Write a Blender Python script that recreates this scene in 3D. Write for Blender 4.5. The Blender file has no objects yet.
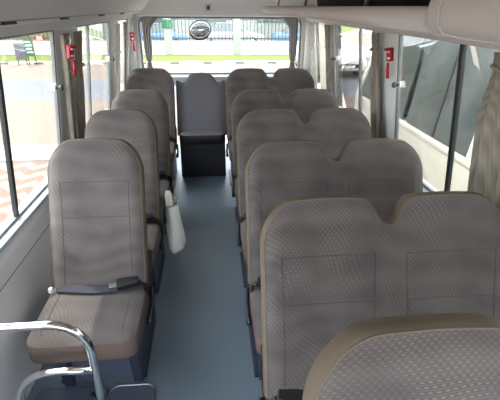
import bpy, math, random
from mathutils import Vector, Matrix
random.seed(4)
S = bpy.context.scene
C = S.collection
PI = math.pi

# ------------------------------------------------------------------ camera
cd = bpy.data.cameras.new('camera'); cam = bpy.data.objects.new('camera', cd); C.objects.link(cam)
S.camera = cam
F, PITCH, YAW, ROLL, H = 400.0, .451, .093, .009, 1.662
fw = Vector((math.sin(YAW)*math.cos(PITCH), math.cos(YAW)*math.cos(PITCH), -math.sin(PITCH)))
r0 = Vector((math.cos(YAW), -math.sin(YAW), 0)); u0 = r0.cross(fw)
r1 = r0*math.cos(ROLL) + u0*math.sin(ROLL); u1 = u0*math.cos(ROLL) - r0*math.sin(ROLL)
m = Matrix((r1, u1, -fw)).transposed().to_4x4(); m.translation = (0, 0, H)
cam.matrix_world = m
cd.sensor_fit = 'HORIZONTAL'; cd.sensor_width = 36; cd.lens = F*36/500
cd.clip_start = .02; cd.clip_end = 300

# ------------------------------------------------------------------ sky, sun, exposure
W = bpy.data.worlds.new('sky'); S.world = W; W.use_nodes = True
nt = W.node_tree; nt.nodes.clear()
bg = nt.nodes.new('ShaderNodeBackground'); wo = nt.nodes.new('ShaderNodeOutputWorld')
sky = nt.nodes.new('ShaderNodeTexSky'); sky.sky_type = 'HOSEK_WILKIE'; sky.turbidity = 7; sky.ground_albedo = .6
sky.sun_direction = Vector((-.35, .45, .85)).normalized()
mx = nt.nodes.new('ShaderNodeMix'); mx.data_type = 'RGBA'; mx.inputs[0].default_value = .72
nt.links.new(sky.outputs[0], mx.inputs[6]); mx.inputs[7].default_value = (.93, .97, 1.04, 1)
nt.links.new(mx.outputs[2], bg.inputs[0]); bg.inputs[1].default_value = 4.3
nt.links.new(bg.outputs[0], wo.inputs[0])
sd = bpy.data.lights.new('sun', 'SUN'); sd.energy = 2.0; sd.angle = math.radians(1.5); sd.color = (1, .96, .88)
sun = bpy.data.objects.new('sun', sd); C.objects.link(sun)
sun.rotation_euler = Vector((.30, -.22, -.92)).to_track_quat('-Z', 'Y').to_euler()
S.view_settings.view_transform = 'Standard'; S.view_settings.look = 'None'
S.view_settings.gamma = 1; S.view_settings.use_curve_mapping = False
S.view_settings.exposure = 1.38

# ------------------------------------------------------------------ materials
def srgb(r, g, b):
    return tuple(((c/255)/12.92 if c/255 <= .04045 else ((c/255+.055)/1.055)**2.4) for c in (r, g, b)) + (1,)
class NT:
    def __init__(s, name, rough=.6, metal=0, spec=.5):
        s.m = bpy.data.materials.new(name); s.m.use_nodes = True; s.t = s.m.node_tree
        s.b = s.t.nodes['Principled BSDF']; s.b.inputs['Roughness'].default_value = rough
        s.b.inputs['Metallic'].default_value = metal; s.b.inputs['Specular IOR Level'].default_value = spec
    def n(s, typ, **kw):
        x = s.t.nodes.new(typ)
        for k, v in kw.items(): setattr(x, k, v)
        return x
    def l(s, a, b): s.t.links.new(a, b)
    def math(s, op, a, b=None, c=None):
        x = s.n('ShaderNodeMath', operation=op)
        for i, v in enumerate((a, b, c)):
            if v is None: continue
            if isinstance(v, (int, float)): x.inputs[i].default_value = v
            else: s.l(v, x.inputs[i])
        return x.outputs[0]
    def noise(s, scale, vec=None, detail=3, rough=.5):
        x = s.n('ShaderNodeTexNoise'); x.inputs['Scale'].default_value = scale; x.inputs['Detail'].default_value = detail
        x.inputs['Roughness'].default_value = rough
        if vec is not None: s.l(vec, x.inputs['Vector'])
        return x
    def obj(s): return s.n('ShaderNodeTexCoord').outputs['Object']
    def sep(s, v):
        x = s.n('ShaderNodeSeparateXYZ'); s.l(v, x.inputs[0]); return x.outputs
    def mix(s, f, a, b):
        x = s.n('ShaderNodeMix'); x.data_type = 'RGBA'
        if isinstance(f, (int, float)): x.inputs[0].default_value = f
        else: s.l(f, x.inputs[0])
        for i, v in ((6, a), (7, b)):
            if isinstance(v, tuple): x.inputs[i].default_value = v
            else: s.l(v, x.inputs[i])
        return x.outputs[2]
    def color(s, v):
        if isinstance(v, tuple): s.b.inputs['Base Color'].default_value = v
        else: s.l(v, s.b.inputs['Base Color'])
    def bump(s, h, strength=.3, dist=.002):
        x = s.n('ShaderNodeBump'); x.inputs['Strength'].default_value = strength; x.inputs['Distance'].default_value = dist
        s.l(h, x.inputs['Height']); s.l(x.outputs[0], s.b.inputs['Normal'])
def plain(name, col, rough=.6, metal=0, spec=.5, var=.06, scale=12, bump=0):
    n = NT(name, rough, metal, spec)
    no = n.noise(scale, n.obj())
    a = tuple(c*(1-var) for c in col[:3])+(1,); b = tuple(min(1, c*(1+var)) for c in col[:3])+(1,)
    n.color(n.mix(no.outputs['Fac'], a, b))
    if bump: n.bump(n.noise(scale*12, n.obj()).outputs['Fac'], bump, .002)
    return n.m

def fabric_mat():
    n = NT('patterned_fabric', .92, 0, .15)
    o = n.obj(); x, y, z = n.sep(o)
    cb = n.n('ShaderNodeCombineXYZ'); n.l(x, cb.inputs[0]); n.l(z, cb.inputs[1]); n.l(n.math('MULTIPLY', y, .6), cb.inputs[2])
    info = n.n('ShaderNodeObjectInfo')
    w1 = n.noise(3.1, cb.outputs[0], 1, .3); w2 = n.noise(3.4, cb.outputs[0], 1, .3)
    v = n.math('ADD', n.math('ADD', n.math('MULTIPLY', z, .72), n.math('MULTIPLY', y, .9)), n.math('MULTIPLY', n.math('SUBTRACT', w1.outputs['Fac'], .5), .27))
    u = n.math('ADD', x, n.math('MULTIPLY', n.math('SUBTRACT', w2.outputs['Fac'], .5), .12))
    row = n.math('DIVIDE', v, .0098); rid = n.math('FLOOR', row)
    uu = n.math('ADD', n.math('DIVIDE', u, .015), n.math('MULTIPLY', rid, .37))
    fr = n.math('FRACT', row); fu = n.math('FRACT', uu)
    dash = n.math('MULTIPLY', n.math('LESS_THAN', fu, .46), n.math('LESS_THAN', fr, .26))
    # second weave between the rows
    fr2 = n.math('FRACT', n.math('ADD', row, .5))
    dash2 = n.math('MULTIPLY', n.math('LESS_THAN', fr2, .22), .30)
    lo = n.noise(8, cb.outputs[0], 1, .4).outputs['Fac']
    mr = n.n('ShaderNodeMapRange'); mr.inputs[1].default_value = .36; mr.inputs[2].default_value = .66; n.l(lo, mr.inputs[0])
    wv = n.math('MULTIPLY_ADD', n.math('SINE', n.math('MULTIPLY', v, 62)), .5, .5)
    base = n.mix(n.math('MULTIPLY_ADD', mr.outputs[0], .5, n.math('MULTIPLY', wv, .5)), srgb(79, 73, 72), srgb(95, 89, 86))
    amt = n.math('MULTIPLY', n.math('MAXIMUM', dash, dash2), n.math('MULTIPLY_ADD', mr.outputs[0], .45, .22))
    n.color(n.mix(amt, base, srgb(132, 126, 122)))
    n.bump(n.math('ADD', amt, n.math('MULTIPLY', n.noise(900, o, 2).outputs['Fac'], .7)), .35, .0012)
    n.b.inputs['Sheen Weight'].default_value = .25
    n.b.inputs['Sheen Roughness'].default_value = .5
    return n.m
M = {}
M['fabric'] = fabric_mat()
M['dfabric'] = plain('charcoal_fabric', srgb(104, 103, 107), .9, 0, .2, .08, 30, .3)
M['strip'] = plain('tan_side_fabric', srgb(100, 89, 76), .85, 0, .2, .08, 20, .25)
M['fascia'] = plain('brown_side_fabric', srgb(104, 90, 83), .85, 0, .2, .06, 20, .25)
M['seam'] = plain('seam_thread', srgb(72, 67, 65), .9)
M['piping'] = plain('piping_cord', srgb(104, 94, 82), .8)
M['navy'] = plain('navy_plastic', srgb(44, 50, 66), .45, 0, .5, .1)
M['navy2'] = plain('blue_grey_plastic', srgb(72, 81, 98), .45, 0, .5, .05)
M['black'] = plain('black_plastic', srgb(22, 23, 27), .4)
M['belt'] = plain('belt_webbing', srgb(58, 58, 70), .7, 0, .3, .08, 60, .3)
M['chrome'] = plain('chrome', (.80, .79, .78, 1), .10, 1, .5, .02)
M['mirrorglass'] = plain('mirror_glass', (.22, .23, .23, 1), .12, 1, .5, .02)
M['steel'] = plain('brushed_steel', (.5, .5, .5, 1), .35, 1)
M['panel'] = plain('grey_wall_panel', srgb(214, 214, 216), .55, 0, .4, .03, 5, .06)
M['pillar'] = plain('pale_pillar_plastic', srgb(220, 220, 216), .5, 0, .4, .03, 5)
M['sill'] = plain('bluish_sill', srgb(168, 180, 190), .4, 0, .5, .03)
M['ceil'] = plain('ceiling_vinyl', srgb(206, 202, 197), .7, 0, .3, .03, 6, .08)
M['rackm'] = plain('rack_vinyl', srgb(206, 202, 197), .6, 0, .3, .03, 6, .08)
M['rackshade'] = plain('rack_shade_brown', srgb(88, 78, 72), .9)  # dark brown that paints in the shade inside the rack
M['rubber'] = plain('rubber_seal', srgb(30, 34, 36), .5)
M['gseal'] = plain('grey_seal', srgb(120, 124, 124), .5)
M['red'] = plain('red_plastic', srgb(170, 14, 26), .35)
M['white'] = plain('white_plastic', srgb(235, 235, 230), .4)
M['latch'] = plain('latch_grey', srgb(70, 74, 80), .4)
M['body'] = plain('white_paint', srgb(228, 224, 210), .3, 0, .5, .02)
M['dglass'] = plain('tinted_glass', srgb(70, 78, 76), .12, 0, .6, .1, 2)
M['tyre'] = plain('tyre_rubber', srgb(30, 30, 30), .8)
M['bluepaint'] = plain('blue_paint', srgb(70, 110, 160), .3)
M['greypaint'] = plain('silver_paint', srgb(150, 156, 160), .3)
M['lamp'] = plain('headlamp', srgb(190, 195, 200), .15)
M['grass'] = plain('grass_green', srgb(88, 98, 46), .95, 0, .2, .35, 6, .4)
M['green'] = plain('green_sign', srgb(4, 78, 46), .6)
M['greysign'] = plain('grey_sign', srgb(70, 70, 70), .6)
M['orange'] = plain('orange_sign', srgb(130, 30, 12), .6)
M['fence'] = plain('fence_paint', srgb(56, 62, 64), .6)
M['wallout'] = None

def floor_mat():
    n = NT('blue_grey_vinyl', .42, 0, .45)
    o = n.obj(); a = n.noise(2.2, o, 4).outputs['Fac']; b = n.noise(70, o, 2).outputs['Fac']
    c = n.mix(a, srgb(86, 102, 116), srgb(104, 120, 132))
    n.color(n.mix(n.math('MULTIPLY', b, .35), c, srgb(126, 140, 150)))
    n.bump(n.noise(260, o, 2).outputs['Fac'], .25, .0015); return n.m
M['floor'] = floor_mat()
def curtain_mat(name, c1, c2):
    n = NT(name, .9, 0, .15)
    x, y, z = n.sep(n.obj())
    w = n.math('SINE', n.math('MULTIPLY', n.math('ADD', y, x), 420))
    n.color(n.mix(n.math('MULTIPLY_ADD', w, .35, .5), c1, c2)); n.b.inputs['Sheen Weight'].default_value = .2
    n.bump(w, .3, .002); return n.m
M['curt'] = curtain_mat('taupe_curtain_cloth', srgb(128, 120, 108), srgb(158, 150, 136))
M['curtgrey'] = curtain_mat('grey_curtain_cloth', srgb(140, 138, 136), srgb(166, 164, 160))
M['curtpale'] = curtain_mat('cream_curtain_cloth', srgb(190, 186, 172), srgb(214, 210, 196))

def glass_mat(name, tint, boost=1.0):
    mt = bpy.data.materials.new(name); mt.use_nodes = True; t = mt.node_tree; t.nodes.clear()
    out = t.nodes.new('ShaderNodeOutputMaterial'); mixs = t.nodes.new('ShaderNodeMixShader')
    tr = t.nodes.new('ShaderNodeBsdfTransparent'); tr.inputs[0].default_value = tint
    gl = t.nodes.new('ShaderNodeBsdfGlossy'); gl.inputs['Roughness'].default_value = 0.0; gl.inputs[0].default_value = (1, 1, 1, 1)
    g = t.nodes.new('ShaderNodeNewGeometry'); dp = t.nodes.new('ShaderNodeVectorMath'); dp.operation = 'DOT_PRODUCT'
    t.links.new(g.outputs['Normal'], dp.inputs[0]); t.links.new(g.outputs['Incoming'], dp.inputs[1])
    def mth(op, a, b=None, c=None):
        x = t.nodes.new('ShaderNodeMath'); x.operation = op
        for i, v in enumerate((a, b, c)):
            if v is None: continue
            if isinstance(v, (int, float)): x.inputs[i].default_value = v
            else: t.links.new(v, x.inputs[i])
        return x.outputs[0]
    f = mth('MULTIPLY_ADD', mth('POWER', mth('SUBTRACT', 1, mth('ABSOLUTE', dp.outputs['Value'])), 5), .96*boost, .04*boost)
    f = mth('MINIMUM', f, 1.0)
    t.links.new(f, mixs.inputs[0]); t.links.new(tr.outputs[0], mixs.inputs[1]); t.links.new(gl.outputs[0], mixs.inputs[2])
    t.links.new(mixs.outputs[0], out.inputs[0]); return mt
M['glass'] = glass_mat('window_glass', (.97, .98, .97, 1), 1.0)
M['glassR'] = glass_mat('boosted_reflection_glass', (.97, .98, .97, 1), 3.2)  # right panes: reflectance raised above real glass to strengthen the mirrored street
M['glassB'] = glass_mat('rear_window_glass', (.95, .97, .96, 1), .25)

def bag_mat():
    n = NT('thin_white_plastic', .35, 0, .5)
    n.color(srgb(252, 255, 246)); n.b.inputs['Transmission Weight'].default_value = .25; n.b.inputs['Transmission Weight'].default_value = .0
    n.b.inputs['Subsurface Weight'].default_value = .0
    n.b.inputs['Alpha'].default_value = 1
    n.bump(n.noise(30, n.obj(), 3).outputs['Fac'], .5, .01); return n.m
M['bag'] = bag_mat()
def paver_mat():
    n = NT('pavers', .9, 0, .2)
    x, y, z = n.sep(n.obj())
    # zigzag rows of red and pale interlocking pavers
    zz = n.math('ABSOLUTE', n.math('SUBTRACT', n.math('FRACT', n.math('DIVIDE', x, .42)), .5))
    r = n.math('FRACT', n.math('DIVIDE', n.math('ADD', y, n.math('MULTIPLY', zz, .42)), .42))
    f = n.math('LESS_THAN', r, .5)
    no = n.noise(4, n.obj(), 4).outputs['Fac']
    c = n.mix(f, srgb(128, 113, 100), srgb(106, 84, 74))
    n.color(n.mix(n.math('MULTIPLY', no, .4), c, srgb(104, 94, 86))); return n.m
M['paver'] = paver_mat()
def tan_mat():
    n = NT('tan_paving', .9, 0, .2)
    no = n.noise(1.3, n.obj(), 5, .65).outputs['Fac']
    br = n.n('ShaderNodeTexBrick'); n.l(n.obj(), br.inputs['Vector']); br.inputs['Scale'].default_value = 5
    br.inputs['Color1'].default_value = srgb(112, 98, 86); br.inputs['Color2'].default_value = srgb(122, 108, 95)
    br.inputs['Mortar'].default_value = srgb(104, 92, 82); br.inputs['Mortar Size'].default_value = .03
    n.color(n.mix(n.math('MULTIPLY', no, .5), br.outputs['Color'], srgb(106, 96, 88))); return n.m
M['tan'] = tan_mat()
M['road'] = plain('asphalt', srgb(92, 94, 98), .85, 0, .3, .08, 3)
M['concrete'] = plain('concrete', srgb(140, 138, 132), .85, 0, .3, .05, 4)
def kerb_mat():
    n = NT('kerb_paint', .8, 0, .3); x, y, z = n.sep(n.obj())
    f = n.math('LESS_THAN', n.math('FRACT', n.math('DIVIDE', x, 1.5)), .72)
    n.color(n.mix(f, srgb(90, 88, 84), srgb(186, 184, 178))); return n.m
M['kerb'] = kerb_mat()
def bwall_mat():
    n = NT('boundary_brick', .9, 0, .2); x, y, z = n.sep(n.obj())
    cb = n.n('ShaderNodeCombineXYZ'); n.l(x, cb.inputs[0]); n.l(z, cb.inputs[1])
    br = n.n('ShaderNodeTexBrick'); n.l(cb.outputs[0], br.inputs['Vector']); br.inputs['Scale'].default_value = 3.2
    br.inputs['Color1'].default_value = srgb(178, 160, 142); br.inputs['Color2'].default_value = srgb(186, 174, 158)
    br.inputs['Mortar'].default_value = srgb(190, 184, 174); br.inputs['Mortar Size'].default_value = .03
    n.color(br.outputs['Color']); return n.m
M['bwall'] = bwall_mat()
M['ywall'] = plain('cream_render', srgb(140, 126, 86), .9, 0, .2, .05, 1)
M['cream2'] = plain('pale_render', srgb(132, 134, 126), .9, 0, .2, .05, 1)

# ------------------------------------------------------------------ mesh helper
class MB:
    def __init__(s): s.v = []; s.f = []; s.sm = []
    def add(s, vs, fs, smooth=False):
        o = len(s.v); s.v += [tuple(v) for v in vs]; s.f += [tuple(i+o for i in f) for f in fs]; s.sm += [smooth]*len(fs); return s
    def hexa(s, p):   # 8 points: bottom 4 ccw, top 4 ccw
        return s.add(p, [(3, 2, 1, 0), (4, 5, 6, 7), (0, 1, 5, 4), (1, 2, 6, 5), (2, 3, 7, 6), (3, 0, 4, 7)])
    def box(s, x0, x1, y0, y1, z0, z1):
        return s.hexa([(x0, y0, z0), (x1, y0, z0), (x1, y1, z0), (x0, y1, z0), (x0, y0, z1), (x1, y0, z1), (x1, y1, z1), (x0, y1, z1)])
    def grid(s, pts, smooth=True, flip=False):   # pts[i][j]
        n, k = len(pts), len(pts[0]); vs = [p for r in pts for p in r]; fs = []
        for i in range(n-1):
            for j in range(k-1):
                q = (i*k+j, (i+1)*k+j, (i+1)*k+j+1, i*k+j+1)
                fs.append(q[::-1] if flip else q)
        return s.add(vs, fs, smooth)
    def tube(s, path, r, seg=12, closed=False, caps=True, sq=1.0):
        path = [Vector(p) for p in path]; n = len(path); rings = []
        up = Vector((0, 0, 1)); prev = None
        for i in range(n):
            a = path[(i-1) % n] if closed or i > 0 else path[i]; b = path[(i+1) % n] if closed or i < n-1 else path[i]
            t = (b-a).normalized()
            if prev is None:
                ref = up if abs(t.z) < .9 else Vector((1, 0, 0)); e = t.cross(ref).normalized()
            else: e = (prev - t*prev.dot(t)).normalized()
            prev = e; g = t.cross(e); rr = r[i] if isinstance(r, (list, tuple)) else r
            rings.append([path[i] + e*rr*math.cos(2*PI*k/seg) + g*rr*sq*math.sin(2*PI*k/seg) for k in range(seg)])
        vs = [p for q in rings for p in q]; fs = []
        for i in range(n if closed else n-1):
            j = (i+1) % n
            for k in range(seg): fs.append((i*seg+k, i*seg+(k+1) % seg, j*seg+(k+1) % seg, j*seg+k))
        if caps and not closed: fs += [tuple(range(seg))[::-1], tuple((n-1)*seg+k for k in range(seg))]
        return s.add(vs, fs, True)
    def prism(s, poly, off, smooth=False):   # poly 3-D points, extruded by off
        n = len(poly); o = Vector(off); vs = [Vector(p) for p in poly]+[Vector(p)+o for p in poly]
        fs = [tuple(range(n))[::-1], tuple(range(n, 2*n))]+[(i, (i+1) % n, n+(i+1) % n, n+i) for i in range(n)]
        return s.add(vs, fs, smooth)
    def build(s, name, mat, parent=None, bevel=0, seg=2, loc=None, auto=False):
        me = bpy.data.meshes.new(name); me.from_pydata(s.v, [], s.f); me.materials.append(mat)
        me.polygons.foreach_set('use_smooth', s.sm); me.update()
        import bmesh
        b = bmesh.new(); b.from_mesh(me); bmesh.ops.remove_doubles(b, verts=b.verts, dist=1e-6); bmesh.ops.recalc_face_normals(b, faces=b.faces); b.to_mesh(me); b.free()
        o = bpy.data.objects.new(name, me); C.objects.link(o)
        if parent is not None: o.parent = parent
        if loc is not None: o.location = loc
        if bevel:
            bv = o.modifiers.new('bevel', 'BEVEL'); bv.width = bevel; bv.segments = seg; bv.limit_method = 'ANGLE'; bv.angle_limit = .6
        return o
def thing(name, label, cat, loc=(0, 0, 0), rz=0, group=None):
    o = bpy.data.objects.new(name, None); C.objects.link(o); o.location = loc; o.rotation_euler = (0, 0, rz)
    o.empty_display_size = .1; return tag(o, label, cat, group)
def tag(o, label, cat, group=None, kind=None):
    o['label'] = label; o['category'] = cat
    if group: o['group'] = group
    if kind: o['kind'] = kind
    return o
def struct(o): o['kind'] = 'structure'; return o
def kids(o): return [c for c in bpy.data.objects if c.parent == o]
def copy_tree(o, parent=None):
    c = o.copy(); C.objects.link(c)
    if parent is not None: c.parent = parent
    for k in kids(o): copy_tree(k, c)
    return c
def arc(c, r, a0, a1, n, ax=0, ay=2):
    out = []
    for i in range(n+1):
        a = a0+(a1-a0)*i/n; p = list(c); p[ax] += r*math.cos(a); p[ay] += r*math.sin(a); out.append(tuple(p))
    return out

# side walls lean inwards towards the roof
KL = .125
def SP(side, y, z, d=0):     # a point on the inner face of a side wall, d metres outwards
    if side == 'L': return (-.96+KL*(z-.72)-d, y, z)
    return (1.2-KL*(z-.75)+d, y, z)
def sbox(mb, side, y0, y1, z0, z1, d0, d1):
    p = [SP(side, y0, z0, d0), SP(side, y0, z0, d1), SP(side, y1, z0, d1), SP(side, y1, z0, d0),
         SP(side, y0, z1, d0), SP(side, y0, z1, d1), SP(side, y1, z1, d1), SP(side, y1, z1, d0)]
    mb.hexa(p)

# ------------------------------------------------------------------ the cabin
YR = 4.85; YF = -1.35
# floor, with the stepwell edge in front of the first single seat
struct(MB().box(-1.0, 1.25, YF, YR+.1, -.06, 0).build('floor', M['floor']))
WIN = [(-1.0, 1.05), (1.30, 2.47), (2.88, 3.82), (4.17, 4.68)]
ZB, ZT = .72, 1.545
for side, nm in (('L', 'wall_left'), ('R', 'wall_right')):
    w = MB(); edges = [YF]+[e for ab in WIN for e in ab]+[YR+.12]
    for i in range(0, len(edges), 2): sbox(w, side, edges[i], edges[i+1], ZB, ZT, 0, .018)
    sbox(w, side, YF, YR+.12, ZT, 1.66, 0, .018)
    sbox(w, side, YF, YR+.12, -.06, ZB, 0, .06)
    wo_ = struct(w.build(nm, M['pillar'], bevel=.006))
    # inner lining below the windows: sill ledge and panel
    p = MB(); s = -1 if side == 'L' else 1; X0 = -.96 if side == 'L' else 1.2
    prof = [(X0-.002*s, .0), (X0-.050*s, .0), (X0-.048*s, .30), (X0-.040*s, .655), (X0-.034*s, .675), (X0-.002*s, .70)]
    p.prism([(x, YF+.02, z) for x, z in prof], (0, YR-YF-.04, 0))
    struct(p.build('trim_1' if side == 'L' else 'trim_2', M['panel'], bevel=.008, seg=3))
    q = MB(); sbox(q, side, YF+.02, YR-.02, .695, .722, -.034, .0); struct(q.build('trim_3' if side == 'L' else 'trim_4', M['sill'], bevel=.006, seg=3))
    sm = MB(); xs = X0-.0425*s
    sm.tube([(xs, YF+.1, .575), (xs, YR-.1, .575)], .0022, 6)
    for yy in (1.17, 2.66, 4.0): sm.tube([(xs-.002*s, yy, .05), (xs, yy, .575)], .002, 6)
    struct(sm.build('trim_5' if side == 'L' else 'trim_6', M['gseal']))

wn = 0
def latch(side, y, parent):
    mb = MB(); c = Vector(SP(side, y, 1.235, .004)); d = Vector((1, 0, 0))*(1 if side == 'L' else -1)
    mb.tube([c, c+d*.010], .022, 16)
    lt = mb.build('latch', M['white'], parent)
    k = MB(); k.tube([c+d*.008, c+d*.022, c+d*.036, c+d*.046], [.010, .010, .019, .015], 14); k.build('knob', M['latch'], lt)
DIV = {1: 1.81, 2: 3.17}
for side in 'LR':
    for i, (a, b) in enumerate(WIN):
        wn += 1
        fr = MB()   # rubber frame round the opening
        for y0, y1, z0, z1 in ((a, a+.018, ZB, ZT), (b-.018, b, ZB, ZT), (a, b, ZB, ZB+.016), (a, b, ZT-.016, ZT)):
            sbox(fr, side, y0, y1, z0, z1, .003, .022)
        w = struct(fr.build('window_%d' % wn, M['gseal'], bevel=.003))
        g = MB(); sbox(g, side, a+.016, b-.016, ZB+.014, ZT-.014, .011, .015); g.build('window_glass', M['glassR' if side == 'R' else 'glass'], w)
        if i in DIV:
            y = DIV[i]; d = MB(); sbox(d, side, y-.013, y+.013, ZB+.01, ZT-.01, .004, .022)
            d.build('divider', M['rubber'] if i == 1 else M['gseal'], w)
            for yy in ([b-.045] if i == 1 else [b-.03]): latch(side, yy, w)
            fs = MB(); sbox(fs, side, b-.022, b-.016, ZB+.01, ZT-.01, .002, .02); fs.build('sash', M['gseal'], w)

# rear wall with one wide window, its corners rounded
RX0, RX1, RZ0, RZ1 = -.80, 1.03, .94, 1.556
def rrect(x0, x1, z0, z1, r, n=6):
    pts = []
    for cx, cz, a in ((x1-r, z1-r, 0), (x0+r, z1-r, PI/2), (x0+r, z0+r, PI), (x1-r, z0+r, 1.5*PI)):
        for k in range(n+1): pts.append((cx+r*math.cos(a+PI/2*k/n), cz+r*math.sin(a+PI/2*k/n)))
    return pts
inn = rrect(RX0, RX1, RZ0, RZ1, .09); N = len(inn)
def outp(p, X0=-1.02, X1=1.27, Z0=-.06, Z1=1.86):
    cx, cz = (RX0+RX1)/2, (RZ0+RZ1)/2; dx, dz = p[0]-cx, p[1]-cz
    t = min((X1-cx)/dx if dx > 0 else (X0-cx)/dx if dx < 0 else 1e9, (Z1-cz)/dz if dz > 0 else (Z0-cz)/dz if dz < 0 else 1e9)
    return (cx+dx*t, cz+dz*t)
wr = MB(); o = [outp(p) for p in inn]
for y, fl in ((YR, 0), (YR+.09, 1)):
    wr.add([(x, y, z) for x, z in inn]+[(x, y, z) for x, z in o], [(i, (i+1) % N, N+(i+1) % N, N+i) for i in range(N)])
wr.add([(x, YR, z) for x, z in inn]+[(x, YR+.09, z) for x, z in inn], [(i, (i+1) % N, N+(i+1) % N, N+i) for i in range(N)], True)
struct(wr.build('wall_rear', M['ceil']))
f9 = MB(); i2 = rrect(RX0+.02, RX1-.02, RZ0+.02, RZ1-.02, .08)
f9.add([(x, YR+.03, z) for x, z in inn]+[(x, YR+.03, z) for x, z in i2]+[(x, YR+.07, z) for x, z in inn]+[(x, YR+.07, z) for x, z in i2],
       [(i, (i+1) % N, N+(i+1) % N, N+i) for i in range(N)]+[(2*N+i, 2*N+(i+1) % N, 3*N+(i+1) % N, 3*N+i) for i in range(N)]+[(N+i, N+(i+1) % N, 3*N+(i+1) % N, 3*N+i) for i in range(N)])
w9 = struct(f9.build('window_9', M['gseal']))
g = MB(); g.prism([(x, YR+.048, z) for x, z in i2], (0, .004, 0)); g.build('window_glass', M['glassB'], w9)
# sill shelf of the rear window and the light corner columns beside it
struct(MB().box(-.93, 1.13, YR-.10, YR+.0, .86, .935).build('trim_7', M['sill'], bevel=.012, seg=3))
for k, (x0, x1, nm) in enumerate(((-.925, -.835, 'trim_8'), (1.065, 1.15, 'trim_9'))):
    cmb = MB(); sx = 1 if k == 0 else -1
    xa = x0 if k == 0 else x1
    pr = [(xa, YR), (xa, YR-.10)] + [(xa+sx*.085*math.sin(t), YR-.10+.09*(1-math.cos(t))) for t in (.4, .8, 1.2, 1.5)]+[(xa+sx*.085, YR)]
    cmb.prism([(x, y, .93) for x, y in pr], (0, 0, .62), True)
    c_ = struct(cmb.build(nm, M['ceil']))
# front: dash bulkhead and windscreen header
wf = MB(); wf.box(-1.0, 1.25, YF-.08, YF, -.06, .78); wf.box(-.98, 1.22, YF-.08, YF, 1.60, 1.86)
for x in (-.98, 1.14): wf.box(x, x+.08, YF-.08, YF, .78, 1.60)
struct(wf.build('wall_front', M['panel']))
# ceiling: shallow vault with the left cove running along the windows
cl = MB(); pr = [(-.92, 1.64), (-.88, 1.70), (-.70, 1.80), (-.40, 1.86), (.1, 1.885), (.6, 1.87), (.95, 1.82), (1.12, 1.72), (1.18, 1.64)]
cl.grid([[(x, YF-.08, z), (x, YR+.1, z)] for x, z in pr]); cl.grid([[(x, YF-.08, z+.05), (x, YR+.1, z+.05)] for x, z in pr])
struct(cl.build('ceiling', M['ceil']))
# left air duct cove: lip above the windows, seam, then the swept-up panel
pr = [(-.858, 1.542), (-.836, 1.543), (-.828, 1.578), (-.80, 1.584), (-.755, 1.587), (-.738, 1.598), (-.730, 1.609), (-.70, 1.635), (-.655, 1.685), (-.60, 1.745), (-.53, 1.80), (-.45, 1.84), (-.45, 1.88), (-.90, 1.68), (-.905, 1.53)]
dmb = MB(); dmb.prism([(x, YF, z) for x, z in pr], (0, YR-YF, 0)); dmb.sm = [False]*2+[True]*(len(dmb.f)-2)
dct = struct(dmb.build('trim_10', M['ceil'], bevel=.003))
em = dct.modifiers.new('split', 'EDGE_SPLIT'); em.split_angle = math.radians(40)
sm = MB()
sm.tube([(-.733, YF+.05, 1.606), (-.733, YR-.02, 1.606)], .0028, 6)
struct(sm.build('trim_11', M['gseal']))
for i, yy in enumerate((1.66, 2.28, 3.05, 3.75)):
    v = MB(); v.box(-.745, -.722, yy-.05, yy+.05, 1.5945, 1.6035)
    o = v.build('air_slot', M['rubber'], None, bevel=.003)
    tag(o, ['dark slot in the left cove seam nearest the camera', 'dark slot in the left cove above the front window pair', 'dark slot in the left cove, third from the camera', 'dark slot in the left cove closest to the rear window'][i], 'vent', 'slots along the left cove')
# rear header panel over the back window, sweeping down from the ceiling
hp = MB(); pr = [(YR-.001, 1.556), (YR-.03, 1.565), (YR-.05, 1.60), (YR-.09, 1.68), (YR-.18, 1.76), (YR-.34, 1.83), (YR-.34, 1.89), (YR, 1.88)]
hp.prism([(-.95, y, z) for y, z in pr], (2.15, 0, 0)); hp.sm = [False]*2+[True]*(len(hp.f)-2)
h_ = struct(hp.build('trim_12', M['ceil'])); em = h_.modifiers.new('split', 'EDGE_SPLIT'); em.split_angle = math.radians(40)
# trim over the right windows
pr = [(1.108, 1.520), (1.075, 1.522), (1.055, 1.545), (1.05, 1.60), (1.09, 1.66), (1.15, 1.66), (1.15, 1.53)]
rt = MB(); rt.prism([(x, YF, z) for x, z in pr], (0, YR-YF, 0)); struct(rt.build('trim_13', M['ceil'], bevel=.006))

# ------------------------------------------------------------------ luggage rack on the right
rk = thing('luggage_rack', 'pale padded luggage rack running under the ceiling above the right windows', 'luggage rack', (.8, 2.8, 1.6))
def rackloc(mb): 
    mb.v = [(x-.8, y-2.8, z-1.6) for x, y, z in mb.v]; return mb
XL_, YE = .515, 4.26
# padded lip with a rounded far end, turning to the wall
lip = MB(); path = [(XL_, .98, 1.637), (XL_, 1.6, 1.637), (XL_, 2.6, 1.637), (XL_, 3.6, 1.637), (XL_, YE-.05, 1.637)]+[(XL_+.05-.05*math.cos(t), YE-.05+.05*math.sin(t), 1.637) for t in (.3, .6, .9, 1.2, 1.5)]+[(.9, YE, 1.637), (1.06, YE, 1.637)]
rackloc(lip.tube(path, .026, 16, sq=1.1)); lip.build('padded_lip', M['rackm'], rk)
bt = MB(); poly = [(1.09, .98), (XL_+.01, .98), (XL_+.01, YE-.05)]+[(XL_+.06-.05*math.cos(t), YE-.05+.05*math.sin(t)) for t in (.4, .8, 1.2)]+[(.9, YE), (1.09, YE)]
pts0 = [(x, y, 1.612-.058*max(0, (x-XL_))/.55) for x, y in poly]
bt.prism(pts0, (0, 0, .012)); rackloc(bt); bt.build('shelf', M['rackm'], rk)
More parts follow.
